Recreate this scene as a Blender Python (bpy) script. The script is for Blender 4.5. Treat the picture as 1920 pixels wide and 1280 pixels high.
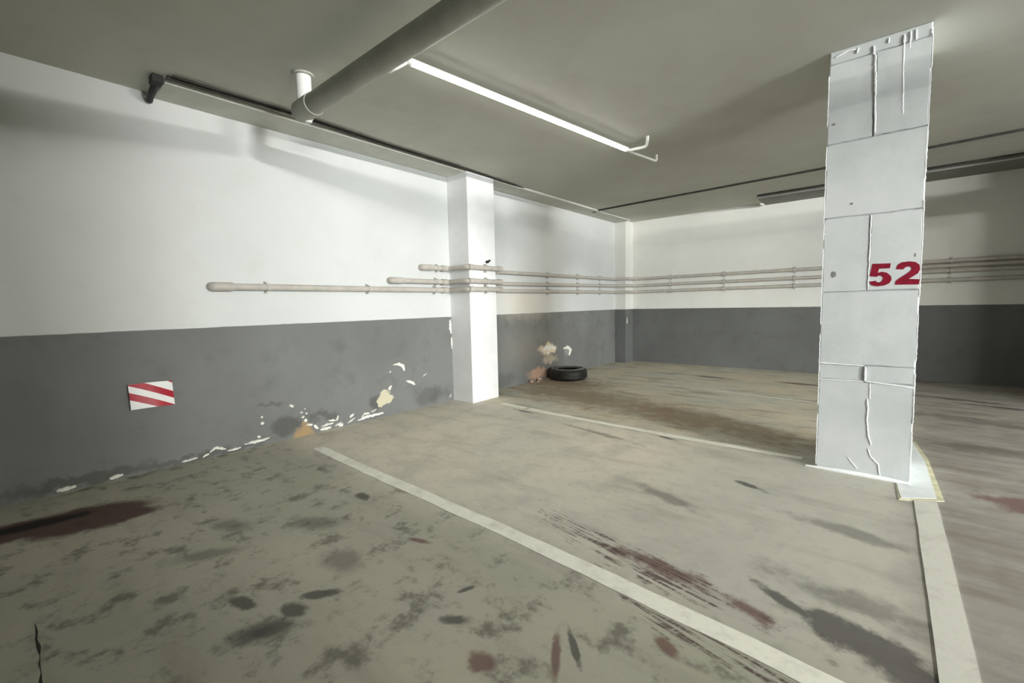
import bpy, bmesh, math, random
from mathutils import Vector, Matrix
random.seed(7)
for o in list(bpy.data.objects):
    bpy.data.objects.remove(o, do_unlink=True)
scene = bpy.context.scene
C = scene.collection

# ------------------------------------------------------------------ camera, world, exposure
WL, WF, CH, GB = -3.954, 8.005, 2.638, 1.003      # left wall x, far wall y, ceiling height, top of grey band
XR, YB = 9.0, -4.6
NX, NY, FX, FY = 1.7, 0.5, 1.9, 6.3               # side walls added out of view to cut the light, with a gap between
#                               # far side of the aisle, back wall
cam_d = bpy.data.cameras.new('camera'); cam = bpy.data.objects.new('camera', cam_d); C.objects.link(cam)
right = Vector((0.763705, 0.645196, -0.021809)); up = Vector((-0.035643, 0.075873, 0.996480)); fwd = Vector((-0.644580, 0.760240, -0.080941))
m = Matrix.Identity(4)
for i in range(3):
    m[i][0] = right[i]; m[i][1] = up[i]; m[i][2] = -fwd[i]
m[0][3], m[1][3], m[2][3] = 0.0, 0.0, 1.12
cam.matrix_world = m
cam_d.sensor_width = 36.0; cam_d.lens = 831.2 / 1920 * 36.0
cam_d.clip_start = 0.02; cam_d.clip_end = 100
scene.camera = cam
SKY_E = 46.0
DY0, DY1, DZ = -1.8, 0.6, 2.25                    # garage entrance in the far side wall of the aisle
world = bpy.data.worlds.new('world'); scene.world = world; world.use_nodes = True
world.node_tree.nodes['Background'].inputs[0].default_value = (0.9, 0.95, 1.0, 1)
world.node_tree.nodes['Background'].inputs[1].default_value = SKY_E       # daylight, reaches the garage only through the entrance
vs = scene.view_settings
vs.view_transform = 'Standard'; vs.look = 'None'; vs.gamma = 1.0; vs.use_curve_mapping = False
vs.exposure = 0.10
scene.render.film_transparent = False
scene.cycles.max_bounces = 5; scene.cycles.diffuse_bounces = 4; scene.cycles.glossy_bounces = 2; scene.cycles.caustics_reflective = False; scene.cycles.adaptive_threshold = 0.03; scene.cycles.use_light_tree = False
TUBE_E = 36.0                 # the tube lamp over the bay
LAMPS = [  # x, y, half length, 'x' or 'y' direction, emission, label
    (8.3, -4.0, 0.6, 'x', 2600.0, 'added batten lamp by the back wall, filling the wall beyond the pilaster'),  # added fill for the dim left wall beyond the pilaster
    (8.3, -1.9, 0.6, 'x', 1600.0, 'added batten lamp left of the entrance, filling the shadow of the column'),  # added fill, softens the column's shadow on the left wall
    (8.3, 0.4, 0.5, 'y', 4500.0, 'batten lamp in the next aisle close to the entrance'),
    (8.3, 2.7, 0.7, 'y', 2000.0, 'batten lamp in the next aisle right of the entrance'),
]

# ------------------------------------------------------------------ material helpers
def lin(c):
    return tuple((v / 12.92 if v <= 0.04045 else ((v + 0.055) / 1.055) ** 2.4) for v in c)
def rgb(r, g, b):
    return lin((r / 255, g / 255, b / 255)) + (1.0,)
class Mat:
    def __init__(s, name, rough=0.8, metal=0.0, spec=0.3):
        s.m = bpy.data.materials.new(name); s.m.use_nodes = True
        s.nt = s.m.node_tree; s.b = s.nt.nodes['Principled BSDF']
        s.b.inputs['Roughness'].default_value = rough; s.b.inputs['Metallic'].default_value = metal
        s.b.inputs['Specular IOR Level'].default_value = spec
        s._pos = None
    def n(s, t): return s.nt.nodes.new(t)
    def l(s, a, b): s.nt.links.new(a, b)
    def put(s, sock, v):
        if isinstance(v, bpy.types.NodeSocket): s.l(v, sock)
        else: sock.default_value = v
    def pos(s):
        if s._pos is None: s._pos = s.n('ShaderNodeNewGeometry').outputs['Position']
        return s._pos
    def sep(s, v, i):
        x = s.n('ShaderNodeSeparateXYZ'); s.l(v, x.inputs[0]); return x.outputs[i]
    def noise(s, scale, detail=4, rough=0.55, vec=None, stretch=None, col=False, dist=0.0):
        t = s.n('ShaderNodeTexNoise'); t.inputs['Scale'].default_value = scale
        t.inputs['Detail'].default_value = detail; t.inputs['Roughness'].default_value = rough
        t.inputs['Distortion'].default_value = dist
        v = vec or s.pos()
        if stretch:
            mp = s.n('ShaderNodeMapping'); mp.inputs['Scale'].default_value = stretch; s.l(v, mp.inputs[0]); v = mp.outputs[0]
        s.l(v, t.inputs['Vector'])
        return t.outputs['Color' if col else 'Fac']
    def math(s, op, a, b=0.0, clamp=False):
        t = s.n('ShaderNodeMath'); t.operation = op; t.use_clamp = clamp
        s.put(t.inputs[0], a); s.put(t.inputs[1], b); return t.outputs[0]
    def vmath(s, op, a, b):
        t = s.n('ShaderNodeVectorMath'); t.operation = op
        s.put(t.inputs[0], a); s.put(t.inputs[1], b); return t.outputs['Value' if op == 'LENGTH' else 'Vector']
    def ramp(s, v, a, b, lo=0.0, hi=1.0):
        t = s.n('ShaderNodeMapRange'); t.interpolation_type = 'SMOOTHSTEP'
        s.put(t.inputs[0], v)
        t.inputs[1].default_value = a; t.inputs[2].default_value = b; t.inputs[3].default_value = lo; t.inputs[4].default_value = hi
        if a > b:
            t.inputs[1].default_value = b; t.inputs[2].default_value = a; t.inputs[3].default_value = hi; t.inputs[4].default_value = lo
        return t.outputs[0]
    def mix(s, f, a, b, mode='MIX'):
        t = s.n('ShaderNodeMix'); t.data_type = 'RGBA'; t.blend_type = mode
        s.put(t.inputs[0], f); s.put(t.inputs[6], a); s.put(t.inputs[7], b); return t.outputs[2]
    def warp(s, amount, scale, vec=None):
        v = vec or s.pos()
        n = s.noise(scale, 3, 0.6, v, col=True)
        d = s.vmath('SUBTRACT', n, (0.5, 0.5, 0.5)); d2 = s.n('ShaderNodeVectorMath'); d2.operation = 'SCALE'
        s.l(d, d2.inputs[0]); d2.inputs['Scale'].default_value = amount
        return s.vmath('ADD', v, d2.outputs['Vector'])
    def ell(s, vec, c, ax, rot=(0, 0, 0), inner=0.6, strength=1.0):
        mp = s.n('ShaderNodeMapping'); mp.vector_type = 'TEXTURE'
        mp.inputs['Location'].default_value = c; mp.inputs['Rotation'].default_value = rot; mp.inputs['Scale'].default_value = ax
        s.l(vec, mp.inputs[0])
        d = s.vmath('LENGTH', mp.outputs[0], (0, 0, 0))
        return s.ramp(d, 1.0, inner, 0.0, strength)
    def maxof(s, lst):
        r = lst[0]
        for x in lst[1:]: r = s.math('MAXIMUM', r, x)
        return r
    def bump(s, h, strength=0.3, dist=0.01):
        t = s.n('ShaderNodeBump'); t.inputs['Strength'].default_value = strength; t.inputs['Distance'].default_value = dist
        s.l(h, t.inputs['Height']); s.l(t.outputs[0], s.b.inputs['Normal'])
    def color(s, c): s.put(s.b.inputs['Base Color'], c)
def simple(name, c, rough=0.6, metal=0.0, spec=0.3, var=0.12, scale=14.0, bump=0.0):
    M = Mat(name, rough, metal, spec)
    n = M.noise(scale, 4)
    d = tuple(v * (1 - var) for v in c[:3]) + (1,); e = tuple(min(1, v * (1 + var)) for v in c[:3]) + (1,)
    M.color(M.mix(M.ramp(n, 0.3, 0.7), d, e))
    if bump: M.bump(M.noise(scale * 3, 3), bump, 0.004)
    return M.m

# ------------------------------------------------------------------ materials
def floor_material():
    M = Mat('floor_concrete', 0.66, 0, 0.3)
    P = M.pos()
    n1 = M.noise(0.8, 2, 0.6); n2 = M.noise(3.4, 5, 0.66); n3 = M.noise(16, 3, 0.7)
    st = M.noise(1.7, 3, 0.62, stretch=(0.8, 3.2, 1))                 # streaks along the traffic
    blot = M.noise(6.5, 4, 0.7)
    X, Y = M.sep(P, 0), M.sep(P, 1)
    wob = M.math('MULTIPLY', M.math('SUBTRACT', n2, 0.5), 0.5)
    # each bay and the aisle has been worn and soiled differently
    near = M.ramp(M.math('ADD', Y, wob), 1.75, 1.35)                  # dirty near bay, its colour lowered further to dim the foreground
    aisle = M.ramp(M.math('ADD', X, wob), 0.0, 0.3)                  # driving aisle
    farb = M.ramp(M.math('ADD', Y, wob), 3.55, 3.8)
    c = M.mix(M.ramp(n1, 0.35, 0.68), (0.63, 0.605, 0.51, 1), (0.71, 0.65, 0.535, 1))
    c = M.mix(M.ramp(M.math('ADD', X, wob), -1.7, -0.3, 0, 0.7), c, (0.46, 0.455, 0.40, 1))   # greyer towards the aisle
    c = M.mix(farb, c, M.mix(M.ramp(n1, 0.35, 0.68), (0.58, 0.57, 0.47, 1), (0.66, 0.58, 0.43, 1)))
    c = M.mix(near, c, M.mix(M.ramp(n1, 0.35, 0.7), (0.40, 0.40, 0.315, 1), (0.49, 0.465, 0.37, 1)))
    c = M.mix(aisle, c, M.mix(M.ramp(st, 0.35, 0.7), (0.32, 0.30, 0.265, 1), (0.23, 0.21, 0.185, 1)))
    c = M.mix(M.ramp(X, 1.75, 1.95), c, (0.10, 0.10, 0.10, 1))          # unseen next aisle, made dark to cut light bouncing off it
    c = M.mix(M.ramp(n2, 0.42, 0.72, 0, 0.55), c, (0.42, 0.42, 0.36, 1))
    c = M.mix(M.ramp(n3, 0.5, 0.8, 0, 0.35), c, (0.30, 0.28, 0.24, 1))
    c = M.mix(M.math('MULTIPLY', M.ramp(st, 0.50, 0.72), M.ramp(M.math('ADD', farb, aisle), 0.0, 1.0, 0.25, 0.6)), c, (0.22, 0.19, 0.15, 1))
    # old drips in the near bay
    sp = M.math('MULTIPLY', M.ramp(blot, 0.50, 0.68), near)
    c = M.mix(M.math('MULTIPLY', sp, 0.75), c, (0.13, 0.125, 0.10, 1))
    rag = M.math('MULTIPLY', M.math('ADD', M.math('SUBTRACT', n2, 0.5), M.math('MULTIPLY', M.math('SUBTRACT', blot, 0.5), 1.3)), 1.6)
    def D(lst, k=1.0):
        r = None
        for x, y, a_, b_, ang in lst:
            t = math.radians(ang); U = (math.cos(t) / a_, math.sin(t) / a_, 0); V = (-math.sin(t) / b_, math.cos(t) / b_, 0)
            q = []
            for w in (U, V):
                d = M.n('ShaderNodeVectorMath'); d.operation = 'DOT_PRODUCT'; M.l(P, d.inputs[0]); d.inputs[1].default_value = w
                q.append(M.math('SUBTRACT', d.outputs['Value'], w[0] * x + w[1] * y))
            m2 = M.n('ShaderNodeMath'); m2.operation = 'MULTIPLY_ADD'; M.l(q[0], m2.inputs[0]); M.l(q[0], m2.inputs[1]); M.l(M.math('MULTIPLY', q[1], q[1]), m2.inputs[2])
            r = m2.outputs[0] if r is None else M.math('MINIMUM', r, m2.outputs[0])
        return M.math('ADD', M.math('SQRT', r), rag if k == 1.0 else M.math('MULTIPLY', rag, k))
    warm = M.ramp(D([(-2.9, 4.6, 1.5, 0.5, -12), (-1.5, 4.3, 1.4, 0.4, -14), (-3.5, 5.2, 0.8, 0.6, 0)]), 1.3, 0.2, 0, 0.75)  # brown soiling, deepened to paint in the column's shadow wedge
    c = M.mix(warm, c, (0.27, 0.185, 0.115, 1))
    soft = M.ramp(D([(-0.06, 1.99, 0.30, 0.10, -10), (-0.95, 2.45, 0.26, 0.06, -20), (-1.83, 0.94, 0.12, 0.08, 0), (-2.38, 0.56, 0.17, 0.06, 60),
                     (-2.27, 1.03, 0.16, 0.08, 30), (-2.6, 0.74, 0.14, 0.07, 20), (0.67, 5.64, 0.7, 0.16, -8), (0.6, 4.6, 0.6, 0.15, -6),
                     (-1.9, 3.35, 0.4, 0.04, -12), (-2.62, 6.85, 0.25, 0.06, 0), (-0.1, 2.6, 0.3, 0.06, -10)]), 1.25, 0.3, 0, 0.55)
    c = M.mix(soft, c, (0.10, 0.095, 0.085, 1))
    grey = M.ramp(D([(-0.03, 1.78, 0.27, 0.09, -14), (-0.24, 1.83, 0.14, 0.035, -28), (0.10, 1.70, 0.13, 0.08, 0), (-0.58, 2.90, 0.13, 0.035, -24),
                     (-1.63, 0.54, 0.12, 0.07, 60), (-1.66, 0.66, 0.06, 0.04, 0), (-1.87, 0.55, 0.08, 0.035, 20), (-1.67, 0.77, 0.08, 0.03, 50),
                     (-2.37, 1.37, 0.07, 0.035, 0), (-1.24, 1.15, 0.05, 0.016, 70), (-1.15, 1.0, 0.07, 0.03, 30), (-0.745, 1.16, 0.08, 0.013, -45),
                     (-1.9, 6.83, 0.35, 0.05, -3), (0.55, 6.72, 0.4, 0.06, -8), (0.9, 6.45, 0.3, 0.05, -8), (-1.35, 3.55, 0.10, 0.022, -10), (-2.9, 3.6, 0.16, 0.025, -5)]), 1.15, 0.55, 0, 0.82)
    c = M.mix(grey, c, (0.07, 0.065, 0.062, 1))
    red = M.ramp(D([(0.62, 3.45, 0.26, 0.15, -25), (0.9, 3.25, 0.28, 0.2, 0),
                    (-0.70, 1.765, 0.28, 0.065, -6), (-0.36, 1.71, 0.13, 0.05, -20), (-0.51, 1.345, 0.055, 0.028, -30), (-0.77, 1.09, 0.12, 0.018, -58),
                    (-0.93, 0.93, 0.06, 0.045, 0), (-1.70, 1.26, 0.08, 0.022, 20), (-0.80, 6.89, 0.35, 0.08, -3)]), 1.12, 0.45, 0, 0.8)
    c = M.mix(red, c, (0.15, 0.075, 0.062, 1))
    pud = M.ramp(D([(-3.33, 0.27, 0.30, 0.22, 68), (-3.24, 0.40, 0.20, 0.10, 62), (-3.44, -0.05, 0.36, 0.15, 84)], 0.4), 1.1, 0.75, 0, 0.92)
    c = M.mix(pud, c, (0.085, 0.038, 0.034, 1))
    tail = M.ramp(D([(-3.47, 0.02, 0.34, 0.07, 80)], 0.5), 1.15, 0.5, 0, 0.93)
    c = M.mix(tail, c, (0.012, 0.011, 0.010, 1))
    # tyre tracks: fine parallel streaks with broken tread pattern
    def rot(ang, sx, sy):
        t = math.radians(ang); out = M.n('ShaderNodeCombineXYZ')
        for i, w in enumerate(((math.cos(t) * sx, math.sin(t) * sx, 0), (-math.sin(t) * sy, math.cos(t) * sy, 0))):
            d = M.n('ShaderNodeVectorMath'); d.operation = 'DOT_PRODUCT'; M.l(P, d.inputs[0]); d.inputs[1].default_value = w; M.l(d.outputs['Value'], out.inputs[i])
        return out.outputs[0]
    streak = M.noise(1.0, 2, 0.6, rot(-11, 3.5, 55)); dash = M.noise(1.0, 2, 0.6, rot(-40, 60, 18))
    tm = M.ramp(D([(-0.80, 1.76, 0.55, 0.10, -10), (-0.28, 1.43, 0.35, 0.06, -10), (-0.74, 1.53, 0.25, 0.045, -28)]), 1.15, 0.7)
    tr = M.math('MULTIPLY', tm, M.math('MULTIPLY', M.ramp(streak, 0.46, 0.60), M.ramp(dash, 0.36, 0.52, 0.35, 1.0)))
    c = M.mix(M.math('MULTIPLY', tr, 0.9), c, (0.09, 0.06, 0.055, 1))
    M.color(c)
    M.bump(n3, 0.25, 0.006)
    return M.m

def wall_material(name, white, grey, stains_and_light=()):
    M = Mat(name, 0.75, 0, 0.25)
    P = M.pos()
    big = M.noise(1.1, 4, 0.55); mid = M.noise(4.5, 4, 0.62)
    w = M.mix(M.ramp(big, 0.35, 0.7), white, tuple(v * 0.93 for v in white[:3]) + (1,))
    w = M.mix(M.ramp(mid, 0.52, 0.75, 0, 0.25), w, (white[0] * 0.86, white[1] * 0.85, white[2] * 0.80, 1))
    g = M.mix(M.ramp(big, 0.35, 0.7), grey, tuple(v * 1.2 for v in grey[:3]) + (1,))
    g = M.mix(M.ramp(mid, 0.5, 0.75, 0, 0.5), g, (grey[0] * 0.72, grey[1] * 0.72, grey[2] * 0.70, 1))
    z = M.math('ADD', M.sep(P, 2), M.math('MULTIPLY', M.math('SUBTRACT', M.noise(9, 3), 0.5), 0.008))
    c = M.mix(M.ramp(z, GB - 0.004, GB + 0.004), g, w)
    W = M.warp(0.22, 8.0)
    for cen, ax, rot, inner, k, col in stains_and_light:
        c = M.mix(M.ell(W, cen, ax, rot, inner, k), c, col)
    M.color(c)
    M.bump(mid, 0.2, 0.008)
    return M.m

WHITE = (0.69, 0.71, 0.695, 1); GREY = (0.17, 0.175, 0.168, 1)
PL = []
def ws(y, z, a, b, k, col, r=0, inner=0.4):
    PL.append(((WL, y, z), (9, a, b), (math.radians(r), 0, 0), inner, k, col))
damp = (0.085, 0.085, 0.075, 1)
for y, z, a, b, k in ((1.95, 0.14, 0.16, 0.06, 0.6), (2.5, 0.16, 0.12, 0.09, 0.7), (1.62, 0.12, 0.16, 0.12, 0.7), (1.5, 0.33, 0.14, 0.03, 0.5),
                      (3.2, 0.12, 0.3, 0.12, 0.5), (1.0, 0.02, 0.6, 0.05, 0.6), (0.3, 0.05, 0.5, 0.06, 0.7), (4.4, 0.1, 0.4, 0.14, 0.5)):
    ws(y, z, a, b, k, damp)
ws(1.77, 0.03, 0.10, 0.11, 0.9, (0.40, 0.27, 0.13, 1))
ws(2.61, 0.20, 0.09, 0.08, 1.0, (0.62, 0.58, 0.42, 1), inner=0.7)
ws(5.5, 0.44, 0.27, 0.10, 1.0, (0.86, 0.72, 0.50, 1), inner=0.6)
ws(5.55, 0.28, 0.24, 0.10, 0.8, (0.58, 0.50, 0.38, 1))
ws(5.25, 0.10, 0.32, 0.12, 0.9, (0.55, 0.36, 0.25, 1))
ws(6.05, 0.36, 0.12, 0.09, 0.5, (0.42, 0.42, 0.40, 1))
ws(5.0, 0.5, 0.9, 0.45, 0.35, (0.34, 0.30, 0.25, 1), inner=0.1)  # the same warm light tinted into the grey band
ws(5.0, 1.15, 1.0, 0.35, 0.35, (0.85, 0.72, 0.52, 1), inner=0.1)  # yellowish light on the white wall, painted as a tint
M_floor = floor_material()
M_wall_l = wall_material('left_wall_paint', WHITE, GREY, PL)
M_wall_f = wall_material('far_wall_paint', (0.80, 0.80, 0.755, 1), (0.13, 0.135, 0.13, 1))
M_wall_o = wall_material('bare_concrete_wall', (0.30, 0.30, 0.28, 1), (0.10, 0.10, 0.10, 1))
def ceiling_material():
    M = Mat('ceiling_plaster', 0.85, 0, 0.2)
    a = M.noise(0.7, 5, 0.6); b = M.noise(2.6, 5, 0.6)
    c = M.mix(M.ramp(a, 0.35, 0.7), (0.60, 0.605, 0.53, 1), (0.53, 0.52, 0.46, 1))
    c = M.mix(M.ramp(b, 0.5, 0.8, 0, 0.5), c, (0.48, 0.47, 0.41, 1))
    M.color(c)
    return M.m
M_ceil = ceiling_material()
M_pil = simple('pilaster_white_paint', (0.88, 0.89, 0.88, 1), 0.6, var=0.03, scale=5, bump=0.1)
def column_material():
    M = Mat('column_grey_white_paint', 0.5, 0, 0.4)
    a = M.noise(3.0, 4); b = M.noise(60, 3)
    c = M.mix(M.ramp(a, 0.3, 0.7), (0.50, 0.53, 0.525, 1), (0.59, 0.61, 0.605, 1))
    c = M.mix(M.ramp(M.noise(22, 5, 0.7), 0.68, 0.76, 0, 0.5), c, (0.33, 0.34, 0.33, 1))
    M.color(c); M.bump(M.math('ADD', M.noise(7, 4), M.math('MULTIPLY', b, 0.15)), 0.35, 0.012)
    return M.m
M_col = column_material()
M_ridge = simple('thick_white_paint', (0.85, 0.87, 0.87, 1), 0.45, var=0.05)
M_pipe = simple('pale_conduit_paint', (0.50, 0.47, 0.42, 1), 0.45, var=0.08)
M_clamp = simple('clamp_painted_steel', (0.55, 0.54, 0.50, 1), 0.45, var=0.15, scale=60)
M_dark = simple('dark_rubber', (0.02, 0.02, 0.019, 1), 0.6, var=0.3)
M_cable = simple('dark_cable', (0.035, 0.032, 0.028, 1), 0.6, var=0.3)
M_big = simple('drain_pipe_grey', (0.50, 0.50, 0.44, 1), 0.55, var=0.1, scale=6)
M_white = simple('white_pvc', (0.93, 0.93, 0.90, 1), 0.35, var=0.02)
M_tray = simple('trunking_grey', (0.60, 0.60, 0.54, 1), 0.7, var=0.06, scale=5)
M_tray_shade = simple('trunking_shade_grey', (0.22, 0.22, 0.20, 1), 0.7, var=0.08, scale=5)  # darkened to hold the shadow on the ceiling strip by the far wall
M_red = simple('number_red', (0.21, 0.006, 0.022, 1), 0.5, var=0.15, scale=30)
M_sred = simple('sign_red', (0.42, 0.008, 0.025, 1), 0.35, var=0.08, scale=30)
M_swht = simple('sign_white', (0.92, 0.92, 0.90, 1), 0.35, var=0.02)
M_steel = simple('lamp_housing', (0.75, 0.75, 0.74, 1), 0.4, var=0.05)
M_tyre = simple('tyre_rubber', (0.018, 0.018, 0.017, 1), 0.55, spec=0.5, var=0.3, scale=20)
M_flake = simple('bare_plaster', (0.86, 0.85, 0.78, 1), 0.85, var=0.12, scale=30, bump=0.3)
M_flake2 = simple('rusty_plaster', (0.62, 0.46, 0.36, 1), 0.9, var=0.25, scale=30, bump=0.3)
def line_material(name, c, wear):
    M = Mat(name, 0.6, 0, 0.3)
    n = M.noise(7, 5, 0.65); f = M.noise(45, 4, 0.7)
    k = M.math('ADD', M.ramp(n, 0.45, 0.75, 0, wear), M.ramp(f, 0.5, 0.75, 0, wear * 0.5), True)
    M.color(M.mix(k, c, (0.42, 0.40, 0.34, 1)))
    return M.m
M_line = line_material('worn_line_paint', (0.92, 0.91, 0.80, 1), 0.4)
M_line2 = line_material('faded_line_paint', (0.60, 0.59, 0.52, 1), 0.9)
M_lineC = line_material('grey_line_paint', (0.66, 0.65, 0.58, 1), 0.6)
M_patch = simple('floor_white_paint', (0.78, 0.82, 0.82, 1), 0.5, var=0.05)
M_yel = simple('floor_yellow_paint', (0.60, 0.58, 0.40, 1), 0.6, var=0.2)
def emission(name, c, s):
    mt = bpy.data.materials.new(name); mt.use_nodes = True
    b = mt.node_tree.nodes['Principled BSDF']
    b.inputs['Base Color'].default_value = (0.9, 0.9, 0.9, 1)
    b.inputs['Emission Color'].default_value = c; b.inputs['Emission Strength'].default_value = s
    return mt

# ------------------------------------------------------------------ mesh helpers
class MB:
    def __init__(s): s.v = []; s.f = []; s.mi = []
    def add(s, vs, fs, mi=0):
        k = len(s.v); s.v += [tuple(p) for p in vs]
        for f in fs: s.f.append(tuple(i + k for i in f)); s.mi.append(mi)
    def box(s, a, b, mi=0):
        (x0, y0, z0), (x1, y1, z1) = a, b
        s.add([(x0, y0, z0), (x1, y0, z0), (x1, y1, z0), (x0, y1, z0), (x0, y0, z1), (x1, y0, z1), (x1, y1, z1), (x0, y1, z1)],
              [(0, 3, 2, 1), (4, 5, 6, 7), (0, 1, 5, 4), (1, 2, 6, 5), (2, 3, 7, 6), (3, 0, 4, 7)], mi)
    def tube(s, pts, r, n=14, caps=True, mi=0):
        pts = [Vector(p) for p in pts]; rs = r if isinstance(r, (list, tuple)) else [r] * len(pts)
        t0 = (pts[1] - pts[0]).normalized()
        u = t0.orthogonal().normalized() if abs(t0.z) > 0.9 else t0.cross(Vector((0, 0, 1))).normalized()
        rings = []
        for i, p in enumerate(pts):
            if i == 0: t = (pts[1] - p).normalized()
            elif i == len(pts) - 1: t = (p - pts[i - 1]).normalized()
            else: t = ((pts[i + 1] - p).normalized() + (p - pts[i - 1]).normalized()).normalized()
            u = (u - t * u.dot(t)).normalized(); w = t.cross(u)
            rings.append([p + (u * math.cos(2 * math.pi * k / n) + w * math.sin(2 * math.pi * k / n)) * rs[i] for k in range(n)])
        vs = [q for R in rings for q in R]; fs = []
        for i in range(len(rings) - 1):
            for k in range(n):
                fs.append((i * n + k, i * n + (k + 1) % n, (i + 1) * n + (k + 1) % n, (i + 1) * n + k))
        if caps:
            fs.append(tuple(range(n - 1, -1, -1))); fs.append(tuple((len(rings) - 1) * n + k for k in range(n)))
        s.add(vs, fs, mi)
    def prism(s, poly, o, u, v, w, mi=0):
        """poly in (u,v) plane at origin o, extruded by vector w"""
        o, u, v, w = Vector(o), Vector(u), Vector(v), Vector(w); n = len(poly)
        a = [o + u * p[0] + v * p[1] for p in poly]; b = [p + w for p in a]
        fs = [tuple(range(n - 1, -1, -1)), tuple(range(n, 2 * n))] + [(i, (i + 1) % n, n + (i + 1) % n, n + i) for i in range(n)]
        s.add(a + b, fs, mi)
    def build(s, name, mat, parent=None, smooth=False, bevel=0.0, seg=2):
        me = bpy.data.meshes.new(name); me.from_pydata(s.v, [], s.f)
        for mm in (mat if isinstance(mat, (list, tuple)) else [mat]): me.materials.append(mm)
        for p, i in zip(me.polygons, s.mi): p.material_index = i
        bm = bmesh.new(); bm.from_mesh(me); bmesh.ops.recalc_face_normals(bm, faces=bm.faces)
        if bevel:
            bmesh.ops.bevel(bm, geom=list(bm.edges), offset=bevel, segments=seg, affect='EDGES', profile=0.6)
        bm.to_mesh(me); bm.free()
        if smooth:
            me.polygons.foreach_set('use_smooth', [True] * len(me.polygons))
            try: me.set_sharp_from_angle(angle=math.radians(40))
            except Exception: pass
        o = bpy.data.objects.new(name, me); C.objects.link(o)
        if parent is not None:
            o.parent = parent; o.matrix_parent_inverse = Matrix.Translation(-Vector(parent.location))
        return o
def box(name, a, b, mat, parent=None, bevel=0.0):
    mb = MB(); mb.box(a, b); return mb.build(name, mat, parent, bevel=bevel)
def thing(name, label, cat, loc=(0, 0, 0), group=None):
    o = bpy.data.objects.new(name, None); C.objects.link(o); o.location = loc; o.empty_display_size = 0.1
    o['label'] = label; o['category'] = cat
    if group: o['group'] = group
    return o
def tag(o, label, cat, group=None):
    o['label'] = label; o['category'] = cat
    if group: o['group'] = group
    return o
def struct(o, label, cat):
    o['kind'] = 'structure'; o['label'] = label; o['category'] = cat
    return o
def bend(pts, r=0.05, n=5):
    """round the corners of a polyline"""
    pts = [Vector(p) for p in pts]; out = [pts[0]]
    for i in range(1, len(pts) - 1):
        a, b, c = pts[i - 1], pts[i], pts[i + 1]
        d1 = (a - b); d2 = (c - b); rr = min(r, d1.length * 0.45, d2.length * 0.45)
        p = b + d1.normalized() * rr; q = b + d2.normalized() * rr
        for k in range(n + 1):
            t = k / n; out.append(p * (1 - t) ** 2 + b * 2 * t * (1 - t) + q * t * t)
    out.append(pts[-1]); return out

# ------------------------------------------------------------------ setting
T = 0.2
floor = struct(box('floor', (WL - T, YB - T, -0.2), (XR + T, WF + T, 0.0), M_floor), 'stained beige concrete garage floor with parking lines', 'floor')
ceiling = struct(box('ceiling', (WL - T, YB - T, CH), (XR + T, WF + T, CH + 0.2), M_ceil), 'grey plastered concrete ceiling of the garage', 'ceiling')
wall_left = struct(box('wall_left', (WL - T, YB - T, 0), (WL, WF + T, CH), M_wall_l), 'long white wall with a grey lower band and peeling paint', 'wall')
wall_far = struct(box('wall_far', (WL, WF, 0), (XR, WF + T, CH), M_wall_f), 'white end wall with dark grey lower band behind the numbered column', 'wall')
mb = MB(); mb.box((XR, YB - T, 0), (XR + T, DY0, CH)); mb.box((XR, DY1, 0), (XR + T, WF + T, CH)); mb.box((XR, DY0, DZ), (XR + T, DY1, CH))
wall_right = struct(mb.build('wall_right', M_wall_o), 'bare grey wall across the aisle with the garage entrance in it', 'wall')
por_d = bpy.data.lights.new('entrance_portal', 'AREA'); por_d.shape = 'RECTANGLE'; por_d.size = DZ; por_d.size_y = DY1 - DY0
por_d.cycles.is_portal = True
por = bpy.data.objects.new('entrance_portal', por_d); C.objects.link(por); por.location = (XR + 0.1, (DY0 + DY1) / 2, DZ / 2); por.rotation_euler = (0, math.radians(90), 0)
wall_back = struct(box('wall_back', (WL, YB - T, 0), (XR, YB, CH), M_wall_o), 'bare grey wall behind the viewer', 'wall')
wall_blocker_near = struct(box('wall_blocker_near', (NX, YB, 0), (NX + 0.2, NY, CH), M_wall_o), 'added unseen wall beside the viewer, shading the near floor', 'wall')  # added out of view to keep light off the near floor
wall_blocker_far = struct(box('wall_blocker_far', (FX, FY, 0), (FX + 0.2, WF, CH), M_wall_o), 'added unseen wall right of the column, shading the far wall', 'wall')  # added out of view to dim the far wall beyond the column
# wall pilasters
PX0, PY0, PY1 = -3.625, 3.556, 4.0
pil = struct(box('wall_pilaster', (WL - 0.02, PY0, 0), (PX0, PY1, CH), M_pil, bevel=0.006), 'bright white pilaster projecting from the left wall, crossed by three pipes', 'pilaster')
cpil = struct(box('wall_corner_pilaster', (WL - 0.02, 7.70, 0), (-3.735, WF + 0.02, CH), M_wall_f, bevel=0.004), 'slim two-tone pilaster in the far corner of the room', 'pilaster')
mb = MB(); mb.prism([(0, 0.86), (0.018, 0.80), (0.02, 0.74), (-0.012, 0.735), (-0.014, 0.79)], (-3.7345, 7.76, 0), (0, 1, 0), (0, 0, 1), (0.002, 0, 0))
mb.build('paint_chip', M_flake, cpil)

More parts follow.
